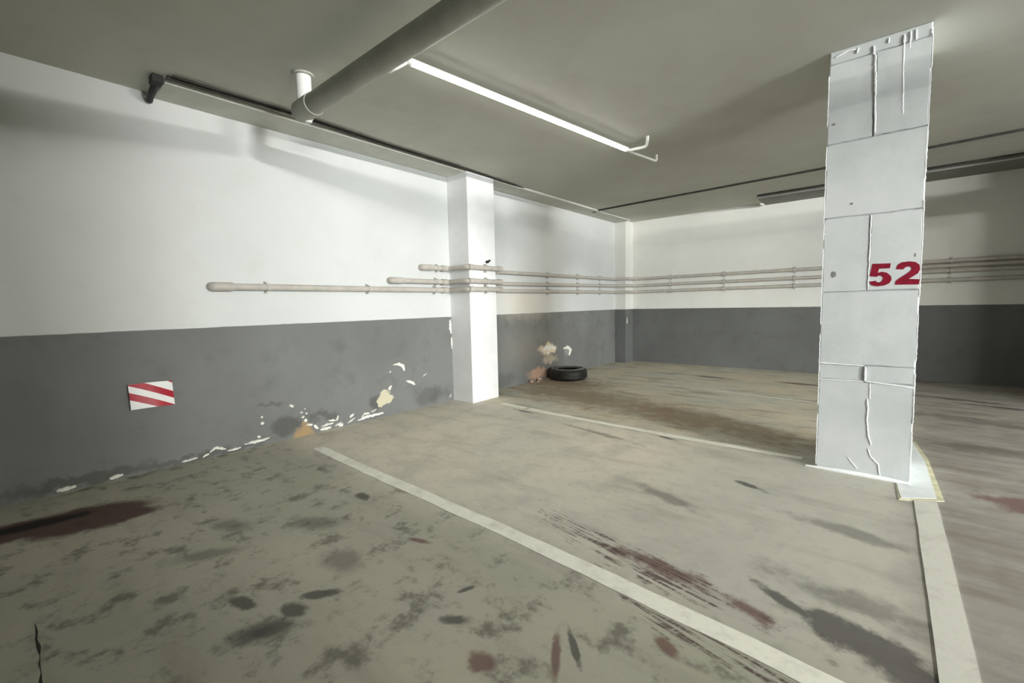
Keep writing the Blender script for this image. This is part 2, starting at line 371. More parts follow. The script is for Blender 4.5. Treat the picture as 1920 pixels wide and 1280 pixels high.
# ------------------------------------------------------------------ floor markings (paint, thin sheets on the floor)
def strip(name, pts, w, mat, label, z=0.003, jitter=0.004, step=0.12):
    """painted strip along a polyline on the floor with slightly ragged edges"""
    P = []
    for a, b in zip(pts[:-1], pts[1:]):
        a, b = Vector(a), Vector(b); n = max(1, int((b - a).length / step))
        P += [a.lerp(b, i / n) for i in range(n)]
    P.append(Vector(pts[-1])); mb = MB(); L = []; R = []
    for i, p in enumerate(P):
        t = (P[min(i + 1, len(P) - 1)] - P[max(i - 1, 0)]).normalized(); nrm = Vector((-t.y, t.x))
        L.append(p + nrm * (w / 2 + random.uniform(-jitter, jitter))); R.append(p - nrm * (w / 2 + random.uniform(-jitter, jitter)))
    vs = [(q.x, q.y, z) for q in L] + [(q.x, q.y, z) for q in R]; n = len(P)
    lo = [(q.x, q.y, -0.001) for q in L] + [(q.x, q.y, -0.001) for q in R]
    fs = [(i, i + 1, n + i + 1, n + i) for i in range(n - 1)]
    m2 = 2 * n
    fs += [(i, i + 1, m2 + i + 1, m2 + i) for i in range(n - 1)] + [(n + i, n + i + 1, m2 + n + i + 1, m2 + n + i) for i in range(n - 1)]
    mb.add(vs + lo, fs)
    o = mb.build(name, mat, floor); o['label'] = label; return o
strip('parking_line', [(-3.5, 1.66), (-2.7, 1.625), (-1.44, 1.587), (-0.94, 1.56), (-0.31, 1.515), (0.16, 1.475)], 0.088, M_line, 'cream parking line in the foreground running to the left wall')
strip('parking_line', [(-3.34, 3.745), (-2.98, 3.715)], 0.065, M_line, 'short white piece of parking line beside the pilaster', 0.003, 0.004)
strip('parking_line', [(-2.92, 3.71), (-2.2, 3.67), (-1.258, 3.642), (-0.42, 3.635)], 0.06, M_line, 'white parking line between the pilaster and the numbered column', 0.003, 0.006)
strip('parking_line', [(0.195, 3.35), (0.2, 2.3), (0.2, 1.0), (0.2, -4.2)], 0.095, M_lineC, 'wide faded line running from the column towards the viewer', 0.003, 0.0015)
strip('parking_line', [(-2.35, 5.9), (-1.437, 5.828), (-0.968, 5.78), (-0.4, 5.71)], 0.04, M_line2, 'thin worn line on the floor behind the column', 0.003, 0.010)
strip('parking_line', [(-3.5, -0.42), (0.16, -0.6)], 0.088, M_line2, 'worn parking line beside the viewer')
mb = MB(); mb.prism([(0.075, 3.45), (0.085, 3.185), (0.275, 3.30), (0.25, 4.10), (0.20, 4.55), (0.13, 4.55), (0.13, 3.45)], (0, 0, -0.001), (1, 0, 0), (0, 1, 0), (0, 0, 0.0045))
o = mb.build('paint_border', M_yel, floor); o['label'] = 'yellowed edge around the white paint patch'
mb = MB(); mb.prism([(0.078, 3.46), (0.094, 3.212), (0.245, 3.318), (0.228, 4.08), (0.185, 4.5), (0.13, 4.5), (0.13, 3.46)], (0, 0, -0.001), (1, 0, 0), (0, 1, 0), (0, 0, 0.006))
o = mb.build('paint_patch', M_patch, floor); o['label'] = 'white paint patch on the floor at the foot of the column'
# thin cracks / dark seam in the near bay
strip('floor_seam', [(-2.33, 0.03), (-2.1, 0.03), (-1.90, 0.022)], 0.004, M_dark, 'thin dark seam in the floor', 0.0015, 0.004, 0.05)

# ------------------------------------------------------------------ numbered column
CX0, CX1, CY0, CY1 = -0.331, 0.139, 3.498, 3.97
col = thing('concrete_column', 'square grey-white column of stacked blocks bearing the red number 52', 'column', (-0.096, 3.73, 0))
D = 0.012
box('core', (CX0 + D, CY0 + D, 0), (CX1 - D, CY1 - D, CH), M_col, col)
def panel(x0, x1, z0, z1, dep=0.0, seed=0):
    """front block: a slab with slightly uneven outline, proud of the core"""
    rnd = random.Random(seed); mb = MB(); g = 0.003
    n = 6; out = []
    def j(): return rnd.uniform(-0.0025, 0.0025)
    xs0, xs1, zz0, zz1 = x0 + g, x1 - g, z0 + g, z1 - g
    for i in range(n): out.append((xs0 + (xs1 - xs0) * i / n, zz0 + j()))
    for i in range(n): out.append((xs1 + j(), zz0 + (zz1 - zz0) * i / n))
    for i in range(n): out.append((xs1 - (xs1 - xs0) * i / n, zz1 + j()))
    for i in range(n): out.append((xs0 + j(), zz1 - (zz1 - zz0) * i / n))
    back, front = CY0 + D + 0.002, CY0 - dep
    inset = []
    cx, cz = (xs0 + xs1) / 2, (zz0 + zz1) / 2
    for x, z in out: inset.append((x + (0.004 if x < cx else -0.004), z + (0.004 if z < cz else -0.004)))
    N = len(out)
    vs = [(x, back, z) for x, z in out] + [(x, front + 0.004, z) for x, z in out] + [(x, front, z) for x, z in inset]
    fs = [tuple(range(2 * N, 3 * N)), tuple(range(N - 1, -1, -1))]
    for k in range(2): fs += [(k * N + i, k * N + (i + 1) % N, (k + 1) * N + (i + 1) % N, (k + 1) * N + i) for i in range(N)]
    mb.add(vs, fs); return mb.build('block', M_col, col)
XM = -0.098
for k, (x0, x1, z0, z1, d) in enumerate([
        (CX0, CX1, 0.0, 0.597, 0.0), (CX0, XM + 0.003, 0.597, 0.70, -0.006), (XM + 0.003, CX1, 0.597, 0.70, 0.0),
        (CX0, CX1, 0.70, 1.160, 0.002), (CX0, XM, 1.160, 1.623, 0.0), (XM, CX1, 1.160, 1.623, 0.003),
        (CX0, CX1, 1.623, 2.080, 0.0), (CX0, XM - 0.006, 2.080, 2.560, -0.001), (XM - 0.006, CX1, 2.080, 2.560, 0.003),
        (CX0, CX1, 2.560, CH, -0.003)]):
    panel(x0, x1, z0, z1, d, k)
# side and rear faces of the column in the same courses
for k, (z0, z1) in enumerate([(0, 0.597), (0.597, 1.16), (1.16, 1.623), (1.623, 2.08), (2.08, CH)]):
    for nm, a, b in (('side_block', (CX0, CY0 + D + 0.003, z0 + 0.003), (CX0 + D + 0.002, CY1 - 0.003, z1 - 0.003)),
                     ('side_block', (CX1 - D - 0.002, CY0 + D + 0.003, z0 + 0.003), (CX1, CY1 - 0.003, z1 - 0.003)),
                     ('rear_block', (CX0 + 0.003, CY1 - D - 0.002, z0 + 0.003), (CX1 - 0.003, CY1, z1 - 0.003))):
        box(nm, a, b, M_col, col, bevel=0.002)
def ridge(name, pts, r, label=None, mat=None):
    """raised paint run / crack lip on the front face: pts in (x, z)"""
    P = []
    for a, b in zip(pts[:-1], pts[1:]):
        n = max(2, int(math.hypot(b[0] - a[0], b[1] - a[1]) / 0.012))
        for i in range(n): P.append((a[0] + (b[0] - a[0]) * i / n + random.uniform(-0.0015, 0.0015), a[1] + (b[1] - a[1]) * i / n))
    P.append(pts[-1]); mb = MB()
    k = len(P); rr = [r * (0.5 if i in (0, k - 1) else random.uniform(0.8, 1.2)) for i in range(k)]
    mb.tube([(x, CY0 - 0.001, z) for x, z in P], rr, 6)
    o = mb.build(name, mat or M_ridge, col, smooth=True)
    if label: o['label'] = label
    return o
for pts, r in (([(-0.109, 2.55), (-0.094, 2.094)], 0.0055), ([(0.017, 2.61), (0.02, 2.4), (0.026, 2.167)], 0.0045),
               ([(0.045, 2.618), (0.043, 2.52)], 0.004), ([(0.068, 2.62), (0.07, 2.56)], 0.0035), ([(-0.118, 2.60), (-0.113, 2.545)], 0.005),
               ([(-0.19, 2.615), (-0.195, 2.585)], 0.005), ([(-0.05, 2.62), (-0.052, 2.59)], 0.004), ([(-0.30, 2.60), (-0.24, 2.615), (-0.2, 2.61)], 0.004)):
    ridge('paint_drip', pts, r)
for pts, r in (([(-0.067, 0.597), (-0.065, 0.494)], 0.002), ([(-0.079, 0.492), (-0.073, 0.441), (-0.074, 0.345), (-0.063, 0.251), (-0.049, 0.201)], 0.004),
               ([(-0.064, 0.177), (-0.047, 0.127), (-0.013, 0.091), (0.002, 0.01)], 0.0035), ([(-0.162, 0.103), (-0.114, 0.037)], 0.003)):
    ridge('crack_lip', pts, r)
ridge('joint_lip', [(CX0, 0.703), (XM, 0.699)], 0.004); ridge('joint_lip', [(XM + 0.004, 0.695), (XM + 0.006, 0.602)], 0.005)
ridge('joint_lip', [(XM + 0.006, 0.602), (0.04, 0.592), (CX1, 0.582)], 0.0045); ridge('joint_lip', [(CX0, 0.596), (XM, 0.600)], 0.0035)
ridge('joint_lip', [(XM + 0.002, 1.62), (XM + 0.001, 1.165)], 0.0035)
for x in (CX0 + 0.001, CX1 - 0.001):
    z = 0.02
    while z < 2.5:
        z2 = min(2.6, z + random.uniform(0.2, 0.7)); ridge('edge_lip', [(x, z), (x, z2)], random.uniform(0.0016, 0.0028)); z = z2 + random.uniform(0.01, 0.12)
mb = MB(); mb.tube([(CX0 - 0.055, CY0 - 0.012, 0.004), (-0.2, CY0 - 0.016, 0.008), (0.0, CY0 - 0.016, 0.008), (CX1 + 0.005, CY0 - 0.02, 0.006)], [0.006, 0.016, 0.016, 0.010], 8)
o = mb.build('base_bead', M_ridge, col, smooth=True); o['label'] = 'bead of white paint along the foot of the column'
for x, z, rx, rz in ((-0.268, 1.272, 0.011, 0.019), (-0.295, 2.20, 0.006, 0.006), (0.11, 1.36, 0.004, 0.012), (-0.19, 1.70, 0.004, 0.007)):
    mb = MB(); mb.prism([(x + rx * math.cos(t * math.pi / 6), z + rz * math.sin(t * math.pi / 6)) for t in range(12)], (0, CY0 - 0.0035, 0), (1, 0, 0), (0, 0, 1), (0, 0.004, 0))
    mb.build('plugged_hole', simple('plug_grey', (0.22, 0.22, 0.21, 1), 0.8), col)
FIVE = [(-0.08, 1.324), (0.005, 1.321), (0.002, 1.292), (-0.048, 1.292), (-0.053, 1.268), (-0.035, 1.274), (-0.012, 1.267), (0.007, 1.247), (0.012, 1.225), (0.002, 1.203), (-0.02, 1.191), (-0.055, 1.187), (-0.08, 1.194), (-0.093, 1.217), (-0.062, 1.221), (-0.055, 1.212), (-0.041, 1.211), (-0.03, 1.223), (-0.028, 1.238), (-0.037, 1.25), (-0.05, 1.251), (-0.059, 1.244), (-0.091, 1.25)]
TWO = [(0.03, 1.284), (0.035, 1.308), (0.054, 1.323), (0.087, 1.326), (0.114, 1.32), (0.131, 1.303), (0.135, 1.278), (0.127, 1.255), (0.106, 1.238), (0.088, 1.224), (0.135, 1.22), (0.133, 1.19), (0.028, 1.193), (0.03, 1.213), (0.046, 1.23), (0.073, 1.251), (0.092, 1.268), (0.099, 1.282), (0.093, 1.293), (0.08, 1.297), (0.069, 1.291), (0.062, 1.281)]
for poly, lb in ((FIVE, 'dark red digit 5'), (TWO, 'dark red digit 2')):
    mb = MB(); mb.prism(poly, (0, CY0 - 0.0045, 0), (1, 0, 0), (0, 0, 1), (0, 0.003, 0))
    o = mb.build('digit', M_red, col); o['label'] = lb

# ------------------------------------------------------------------ peeling paint on the left wall
STROKES = [
 ([(2.719, 0.527), (2.789, 0.526), (2.841, 0.498), (2.856, 0.443)], 0.014), ([(2.669, 0.457), (2.686, 0.454)], 0.010),
 ([(2.877, 0.334), (2.959, 0.299), (2.986, 0.272)], 0.014), ([(3.095, 0.35), (3.159, 0.381)], 0.0075), ([(2.682, 0.311), (2.655, 0.271)], 0.013),
 ([(2.576, 0.043), (2.382, 0.04), (2.282, 0.023)], 0.011), ([(2.085, 0.02), (2.127, 0.02)], 0.0163), ([(2.203, 0.07), (2.242, 0.103)], 0.015),
 ([(2.061, 0.073), (2.084, 0.115)], 0.0125), ([(1.986, 0.089), (2.061, 0.073)], 0.010), ([(1.901, 0.02), (2.008, 0.018)], 0.0138),
 ([(1.847, 0.074), (1.883, 0.033)], 0.0113), ([(1.779, 0.096), (1.835, 0.083)], 0.0113), ([(1.764, 0.124), (1.782, 0.146)], 0.015),
 ([(1.742, 0.173), (1.764, 0.168)], 0.010), ([(1.73, 0.217), (1.748, 0.206)], 0.0088), ([(1.769, 0.243), (1.781, 0.237)], 0.0063),
 ([(1.778, 0.197), (1.793, 0.194)], 0.0075), ([(1.645, 0.298), (1.676, 0.277)], 0.0113), ([(1.408, 0.241), (1.423, 0.238)], 0.010),
 ([(1.403, 0.191), (1.429, 0.185)], 0.0113), ([(1.38, 0.09), (1.387, 0.071)], 0.010), ([(1.272, 0.045), (1.42, 0.045), (1.464, 0.055)], 0.0113),
 ([(1.03, 0.044), (1.073, 0.071), (1.138, 0.04)], 0.0125), ([(1.147, 0.025), (1.246, 0.025)], 0.0088), ([(0.983, 0.018), (1.025, 0.036)], 0.0075),
 ([(2.321, 0.045), (2.361, 0.079), (2.415, 0.068)], 0.010), ([(2.432, 0.079), (2.497, 0.095)], 0.0088), ([(2.171, 0.02), (2.254, 0.059)], 0.010),
 ([(3.484, 0.037), (3.519, 0.09)], 0.0088), ([(1.91, 0.047), (1.984, 0.056), (2.032, 0.053)], 0.010), ([(2.044, 0.023), (2.115, 0.041)], 0.010),
 ([(3.535, 0.97), (3.530, 0.86), (3.542, 0.80)], 0.012), ([(3.545, 0.76), (3.548, 0.62)], 0.006),
 ([(0.45, 0.02), (0.52, 0.026)], 0.012), ([(0.2, 0.02), (0.29, 0.022)], 0.012), ([(0.85, 0.02), (0.95, 0.025)], 0.008),
 ([(5.93, 0.415), (6.06, 0.425), (6.14, 0.38), (6.09, 0.29)], 0.026), ([(5.36, 0.43), (5.46, 0.47), (5.60, 0.455), (5.70, 0.44)], 0.035), ([(5.45, 0.40), (5.56, 0.385)], 0.02)]
def flake(pts, w, seed):
    rnd = random.Random(seed); P = []
    for a, b in zip(pts[:-1], pts[1:]):
        n = max(2, int(math.hypot(b[0] - a[0], b[1] - a[1]) / 0.012))
        P += [(a[0] + (b[0] - a[0]) * i / n, a[1] + (b[1] - a[1]) * i / n) for i in range(n)]
    P.append(pts[-1]); n = len(P); L, R = [], []
    for i, p in enumerate(P):
        a, b = P[max(i - 1, 0)], P[min(i + 1, n - 1)]
        dx, dz = b[0] - a[0], b[1] - a[1]; q = math.hypot(dx, dz) or 1; nx, nz = -dz / q, dx / q
        k = w * (0.35 + 0.75 * math.sin(math.pi * (i + 0.7) / (n + 0.4)))
        kl, kr = k * rnd.uniform(0.6, 1.25), k * rnd.uniform(0.6, 1.25)
        L.append((p[0] + nx * kl, max(0.004, p[1] + nz * kl))); R.append((p[0] - nx * kr, max(0.002, p[1] - nz * kr)))
    # a curled sheet: one lip lifted off the wall, thickness given by a back side
    mb = MB(); vs = []
    for (y, z) in L: vs.append((WL + rnd.uniform(0.008, 0.018), y, z))
    for (y, z) in P: vs.append((WL + 0.006, y, max(0.003, z)))
    for (y, z) in R: vs.append((WL + 0.003, y, z))
    for (y, z) in L + P + R: vs.append((WL - 0.002, y, max(0.002, z)))
    fs = []
    for r in (0, 1): fs += [(r * n + i, r * n + i + 1, (r + 1) * n + i + 1, (r + 1) * n + i) for i in range(n - 1)]
    b = 3 * n
    fs += [(i, i + 1, b + i + 1, b + i) for i in range(n - 1)] + [(2 * n + i, 2 * n + i + 1, b + 2 * n + i + 1, b + 2 * n + i) for i in range(n - 1)]
    fs += [(0, n, b + n, b), (n, 2 * n, b + 2 * n, b + n), (n - 1, 2 * n - 1, b + 2 * n - 1, b + n - 1), (2 * n - 1, 3 * n - 1, b + 3 * n - 1, b + 2 * n - 1)]
    mb.add(vs, fs); return mb.build('paint_flake', M_flake, wall_left)
for k, (pts, w) in enumerate(STROKES): flake(pts, w, k)

# ------------------------------------------------------------------ wall pipes
R0 = 0.027
PIPES = [  # start y on the left wall, height, label
    (1.125, 1.313, 'lowest and longest pale pipe running along both walls'),
    (2.72, 1.405, 'middle pale pipe beginning just left of the pilaster'),
    (3.13, 1.560, 'topmost pale pipe, starting closest to the pilaster')]
XW, YW = WL + 0.045, WF - 0.045
for k, (ys, z, lb) in enumerate(PIPES):
    zf = (1.325, 1.440, 1.566)[k]
    root = thing('wall_pipe', lb, 'pipe', (XW, ys, 0), 'pipes along the walls')
    ja, jb = PY0 - 0.055, PY1 + 0.075
    xo = PX0 + 0.045
    a = bend([(WL - 0.01, ys, z), (XW, ys, z), (XW, ja, z)], 0.04)
    mb = MB(); mb.tube(a, R0); mb.build('run', M_pipe, root, smooth=True)
    mb = MB(); mb.tube(bend([(XW, ja - 0.10, z), (XW, ja, z), (xo, ja, z), (xo, jb, z), (XW, jb, z), (XW, jb + 0.06, z)], 0.05), R0 * 1.02)
    mb.build('offset_run', M_pipe, root, smooth=True)
    mb = MB(); mb.tube(bend([(XW, jb + 0.05, z), (XW, 7.56, zf), (XW + 0.26, 7.66, zf), (XW + 0.30, YW - 0.04, zf), (XW + 0.42, YW, zf), (1.0, YW, zf), (FX, YW, zf)], 0.05), R0 * 0.93, 12)
    mb.build('far_run', M_pipe, root, smooth=True)
    # sockets: thicker elbow at the start and couplings at the offsets
    mb = MB(); mb.tube(bend([(WL - 0.005, ys, z), (XW, ys, z), (XW, ys + 0.13, z)], 0.042), R0 * 1.28); o = mb.build('elbow', M_pipe, root, smooth=True)
    for yy in (ja - 0.07,):
        mb = MB(); mb.tube([(XW, yy - 0.035, z), (XW, yy + 0.035, z)], R0 * 1.28); mb.build('coupling', M_pipe, root, smooth=True)
    for yy in (ja + 0.03, jb - 0.06):
        mb = MB(); mb.tube([(xo, yy - 0.03, z), (xo, yy + 0.03, z)], R0 * 1.25); mb.build('coupling', M_pipe, root, smooth=True)
    def clamp(c, axis):
        mb = MB(); x, y = c; zc = z if axis == 'o' or y < PY1 else z + (zf - z) * min(1, max(0, (y - 4.2) / 3.3))
        if axis == 'y':
            mb.tube([(x, y - 0.008, zc), (x, y + 0.008, zc)], R0 * 1.22, 12); mb.box((WL - 0.002, y - 0.012, zc - 0.050), (WL + 0.010, y + 0.012, zc + 0.050))
            for s in (-1, 1): mb.box((WL + 0.0, y - 0.009, zc + s * 0.040 - 0.006), (WL + 0.034, y + 0.009, zc + s * 0.040 + 0.006))
        elif axis == 'o':
            mb.tube([(xo, y - 0.008, zc), (xo, y + 0.008, zc)], R0 * 1.22, 12); mb.box((PX0 - 0.002, y - 0.012, zc - 0.050), (PX0 + 0.010, y + 0.012, zc + 0.050))
            for s in (-1, 1): mb.box((PX0, y - 0.009, zc + s * 0.040 - 0.006), (PX0 + 0.034, y + 0.009, zc + s * 0.040 + 0.006))
        else:
            mb.tube([(x - 0.008, YW, zf), (x + 0.008, YW, zf)], R0 * 1.22, 12); mb.box((x - 0.012, WF - 0.010, zf - 0.050), (x + 0.012, WF + 0.002, zf + 0.050))
        mb.build('clamp', M_clamp, root)
    for y in (1.51, 2.45):
        if y > ys + 0.1: clamp((XW, y), 'y')
    clamp((XW, 3.30 + 0.02 * k), 'y'); clamp((xo, 3.80), 'o')
    for y in (4.32, 5.5, 6.35, 7.1): clamp((XW, y), 'y')
    for x in (-3.0, -2.1, -1.1, 0.6, 1.6): clamp((x, 0), 'x')
# fourth pipe behind the column on the far wall
root = thing('wall_pipe', 'short extra pipe on the far wall appearing right of the column', 'pipe', (-0.2, YW, 0), 'pipes along the walls')
mb = MB(); mb.tube(bend([(-0.25, WF + 0.01, 1.505), (-0.25, YW, 1.505), (FX, YW, 1.505)], 0.04), R0 * 0.9, 12); mb.build('run', M_pipe, root, smooth=True)
mb = MB(); mb.tube(bend([(-0.25, WF + 0.005, 1.505), (-0.25, YW, 1.505), (-0.14, YW, 1.505)], 0.04), R0 * 1.25, 12); mb.build('elbow', M_pipe, root, smooth=True)
# small dark knob above the top pipe on the pilaster
mb = MB(); mb.tube([(PX0 - 0.002, 3.84, 1.635), (PX0 + 0.03, 3.84, 1.635)], 0.016, 10); mb.tube([(PX0 + 0.028, 3.84, 1.635), (PX0 + 0.045, 3.86, 1.655)], 0.011, 8)
tag(mb.build('wall_hook', M_dark, None, smooth=True), 'small dark hook on the pilaster just above the top pipe', 'hook')

# ------------------------------------------------------------------ ceiling pipes and cables
BY, BZ, BR = 1.44, 2.42, 0.063
root = thing('drain_pipe', 'thick grey drain pipe crossing under the ceiling towards the viewer', 'pipe', (-3.0, BY, BZ))
mb = MB(); mb.tube([(-3.0, BY, BZ), (-2.985, BY, BZ), (XR, BY, BZ)], [BR * 0.9, BR, BR], 28); mb.build('run', M_big, root, smooth=True)
mb = MB(); mb.tube([(-3.03, BY, BZ), (-3.015, BY, BZ), (-2.995, BY, BZ), (-2.82, BY, BZ), (-2.815, BY, BZ)], [BR * 0.6, BR * 0.95, BR * 1.08, BR * 1.08, BR * 0.9], 28); mb.build('end_cap', M_big, root, smooth=True)
mb = MB(); mb.tube([(-2.945, BY, BZ), (-2.945, BY, CH)], 0.047, 20); o = mb.build('riser', M_white, root, smooth=True); o['label'] = 'white riser stub into the ceiling'
mb = MB(); mb.tube([(-2.945, BY, CH - 0.012), (-2.945, BY, CH)], 0.066, 20); mb.build('flange', M_big, root, smooth=True)
mb = MB(); mb.tube([(-2.95, BY + 0.02, BZ - BR - 0.012), (-2.95, BY + 0.02, BZ - BR + 0.02)], [0.02, 0.034], 12); mb.build('drain_plug', M_white, root, smooth=True)
for x in (-0.3, 1.2, 3.6):
    mb = MB(); mb.tube([(x - 0.012, BY, BZ), (x + 0.012, BY, BZ)], BR * 1.05, 24); mb.tube([(x, BY, BZ + BR), (x, BY, CH)], 0.006, 8); mb.build('hanger', M_clamp, root)
ZP = 2.575
root = thing('tube_lamp', 'lit white tube lamp hanging under the ceiling on thin bent legs', 'lamp', (-2.08, 2.9, ZP))
A0, A1 = Vector((-2.22, 1.725, ZP)), Vector((-1.95, 4.05, ZP))
def arc_bar(a, b, r, t0, t1, n, mat, nm):
    """bar with a round section between the angles t0..t1 (degrees, -90 is straight down)"""
    d = (b - a).normalized(); h = d.cross(Vector((0, 0, 1))).normalized(); mb = MB(); vs = []
    for p in (a, b):
        for i in range(n + 1):
            t = math.radians(t0 + (t1 - t0) * i / n); vs.append(p + h * r * math.cos(t) + Vector((0, 0, 1)) * r * math.sin(t))
    q = n + 1; fs = [(i, i + 1, q + i + 1, q + i) for i in range(n)] + [(n, 0, q, q + n)] + [tuple(range(n, -1, -1)), tuple(range(q, 2 * q))]
    mb.add(vs, fs); return mb.build(nm, mat, root, smooth=True)
arc_bar(A0, A1, 0.0205, -150, -30, 12, emission('lit_tube', (1.0, 0.985, 0.93, 1), TUBE_E), 'diffuser')
arc_bar(A0 + Vector((0, 0, 0.001)), A1 + Vector((0, 0, 0.001)), 0.0215, -32, 212, 14, M_white, 'back')
for e, q in ((A0, A1), (A1, A0)):
    dd = (q - e).normalized(); mb = MB(); mb.tube([e - dd * 0.012, e + dd * 0.02], 0.0215, 14); mb.build('end_cap', M_white, root, smooth=True)
for pts, r in (([(-1.952, 4.03, ZP), (-1.95, 4.07, ZP - 0.005), (-1.775, 4.095, ZP - 0.005), (-1.735, 4.03, CH - 0.03), (-1.735, 4.03, CH - 0.001)], 0.0135),
               ([(-1.952, 4.05, ZP), (-1.95, 4.12, ZP - 0.005), (-1.875, 4.58, ZP - 0.005), (-1.875, 4.58, CH - 0.001)], 0.0105),
               ([(-2.218, 1.74, ZP), (-2.225, 1.70, ZP - 0.005), (-2.29, 1.67, ZP - 0.02), (-2.31, 1.67, ZP), (-2.31, 1.67, CH - 0.001)], 0.010),
               ([(-2.222, 1.72, ZP - 0.005), (-2.225, 1.665, 2.525), (-2.245, 1.63, 2.50), (-2.285, 1.63, 2.50), (-2.31, 1.64, 2.53), (-2.31, 1.64, CH - 0.001)], 0.012)):
    mb = MB(); mb.tube(bend(pts, 0.03), r, 10); mb.build('leg', M_white, root, smooth=True)
def cable(name, pts, r, lb, mat=M_cable, wob=0.004):
    P = []
    for a, b in zip(pts[:-1], pts[1:]):
        a, b = Vector(a), Vector(b); n = max(2, int((b - a).length / 0.25))
        P += [a.lerp(b, i / n) + (Vector((random.uniform(-wob, wob), random.uniform(-wob, wob), 0)) if i else Vector()) for i in range(n)]
    P.append(Vector(pts[-1])); mb = MB(); mb.tube(P, r, 8)
    return tag(mb.build(name, mat, None, smooth=True), lb, 'cable', 'cables under the ceiling')
zc = CH - 0.012
cable('ceiling_cable', [(-3.585, 0.86, zc), (-3.56, 1.64, zc), (-3.60, 2.55, zc), (-3.60, 3.56, zc), (-3.66, 4.8, zc), (-3.72, 6.55, zc)], 0.011, 'dark cable along the ceiling beside the left wall')
cable('ceiling_cable', [(-3.53, 0.88, zc), (-3.515, 1.64, zc), (-3.565, 2.5, zc), (-3.575, 3.4, zc)], 0.006, 'thinner cable running beside the dark one on the left')
cable('ceiling_cable', [(-3.72, 6.53, zc), (-2.118, 6.46, zc), (-0.623, 6.40, zc), (0.255, 6.32, zc), (FX, 6.2, zc)], 0.012, 'dark cable crossing the ceiling from the corner box to the right')
cable('ceiling_cable', [(-1.5, 7.34, zc), (-0.7, 7.33, zc), (0.3, 7.33, zc), (FX, 7.30, zc)], 0.012, 'dark cable on the ceiling nearest the far wall')
tag(box('junction_box', (-3.75, 6.50, CH - 0.03), (-3.69, 6.57, CH), M_dark, None, 0.004), 'tiny dark junction box where two ceiling cables meet', 'junction box')
root = thing('cable_clip', 'black bracket hanging at the near end of the left ceiling cable', 'bracket', (-3.66, 0.82, CH))
mb = MB(); mb.box((-3.70, 0.79, CH - 0.045), (-3.61, 0.85, CH)); mb.build('plate', M_dark, root, bevel=0.004)
mb = MB(); mb.tube(bend([(-3.68, 0.82, CH - 0.03), (-3.78, 0.82, CH - 0.055), (-3.90, 0.83, CH - 0.06), (-3.95, 0.84, CH - 0.05)], 0.04), 0.02, 8); mb.build('arm', M_dark, root, smooth=True)
for (y0, y1, lb) in ((0.86, PY0, 'flat grey trunking on the ceiling left of the pilaster'), (PY1, 7.70, 'flat grey trunking on the ceiling right of the pilaster')):
    mb = MB(); mb.box((WL, y0, CH - 0.028), (-3.64, y1, CH)); tag(mb.build('ceiling_trunking', M_tray, None, bevel=0.006), lb, 'trunking', 'trunking under the ceiling')
mb = MB(); mb.box((-1.52, 7.42, CH - 0.04), (FX, WF, CH)); tag(mb.build('ceiling_trunking', M_tray_shade, None, bevel=0.006), 'trunking standing in for a shaded ceiling strip at the far wall', 'trunking', 'trunking under the ceiling')
tag(box('trunking_end_piece', (-1.56, 7.80, CH - 0.055), (-1.52, 7.96, CH), M_white, None, 0.004), 'small white end piece of the trunking on the far wall', 'end cap')

# ------------------------------------------------------------------ striped plate on the left wall
root = thing('reflector_plate', 'bent red and white striped plate on the grey wall', 'sign', (WL, 0.71, 0.55))
CO = [(0.583, 0.638), (0.832, 0.631), (0.833, 0.458), (0.588, 0.463)]   # tl, tr, br, bl (y, z)
def plate_pt(u, v, lift=0.0):   # u 0..1 along y, v 0..1 from top
    (a, b), (c, d), (e, f), (g, h) = CO
    y = (a * (1 - u) + c * u) * (1 - v) + (g * (1 - u) + e * u) * v; z = (b * (1 - u) + d * u) * (1 - v) + (h * (1 - u) + f * u) * v
    x = WL + 0.020 + 0.012 * math.sin(u * 2.6) * (0.4 + v) + 0.010 * (1 - u) - 0.016 * u * (1 - v) + lift
    return (x, y, z + 0.004 * math.sin(u * 3.1))
def grid_sheet(mb, u0f, u1f, v0, v1, lift, th, nv=10, nu=12):
    """sheet between v0..v1; horizontal limits are functions of v"""
    vs = []
    for j in range(nv + 1):
        v = v0 + (v1 - v0) * j / nv; a, b = u0f(v), u1f(v)
        for i in range(nu + 1): vs.append(plate_pt(a + (b - a) * i / nu, v, lift))
    n = len(vs); vs += [(x - th, y, z) for x, y, z in vs]
    fs = []; q = nu + 1
    for j in range(nv):
        for i in range(nu):
            a = j * q + i; fs += [(a, a + 1, a + q + 1, a + q), (n + a, n + a + q, n + a + q + 1, n + a + 1)]
    for i in range(nu): fs += [(i, n + i, n + i + 1, i + 1), (nv * q + i, nv * q + i + 1, n + nv * q + i + 1, n + nv * q + i)]
    for j in range(nv): fs += [(j * q, j * q + q, n + j * q + q, n + j * q), (j * q + nu, n + j * q + nu, n + j * q + q + nu, j * q + q + nu)]
    mb.add(vs, fs)
mb = MB(); grid_sheet(mb, lambda v: 0.0, lambda v: 1.0, 0, 1, 0, 0.002); mb.build('plate', M_swht, root, smooth=True)
def stripe(c0, c1, nm='stripe'):
    """diagonal band: points with c0 <= v - 0.68*u <= c1, clipped to the plate"""
    mb = MB(); n = 24; vs = []
    for i in range(n + 1):
        u = i / n; a = min(1, max(0, c0 + 0.68 * u)); b = min(1, max(0, c1 + 0.68 * u))
        vs += [plate_pt(u, a, 0.0012), plate_pt(u, b, 0.0012)]
    fs = [(2 * i, 2 * i + 2, 2 * i + 3, 2 * i + 1) for i in range(n)]
    k = len(vs); vs += [(x - 0.001, y, z) for x, y, z in vs]
    fs += [tuple(reversed([j + k for j in f])) for f in fs]
    mb.add(vs, fs); o = mb.build(nm, M_sred, root); o['label'] = 'red diagonal stripe'
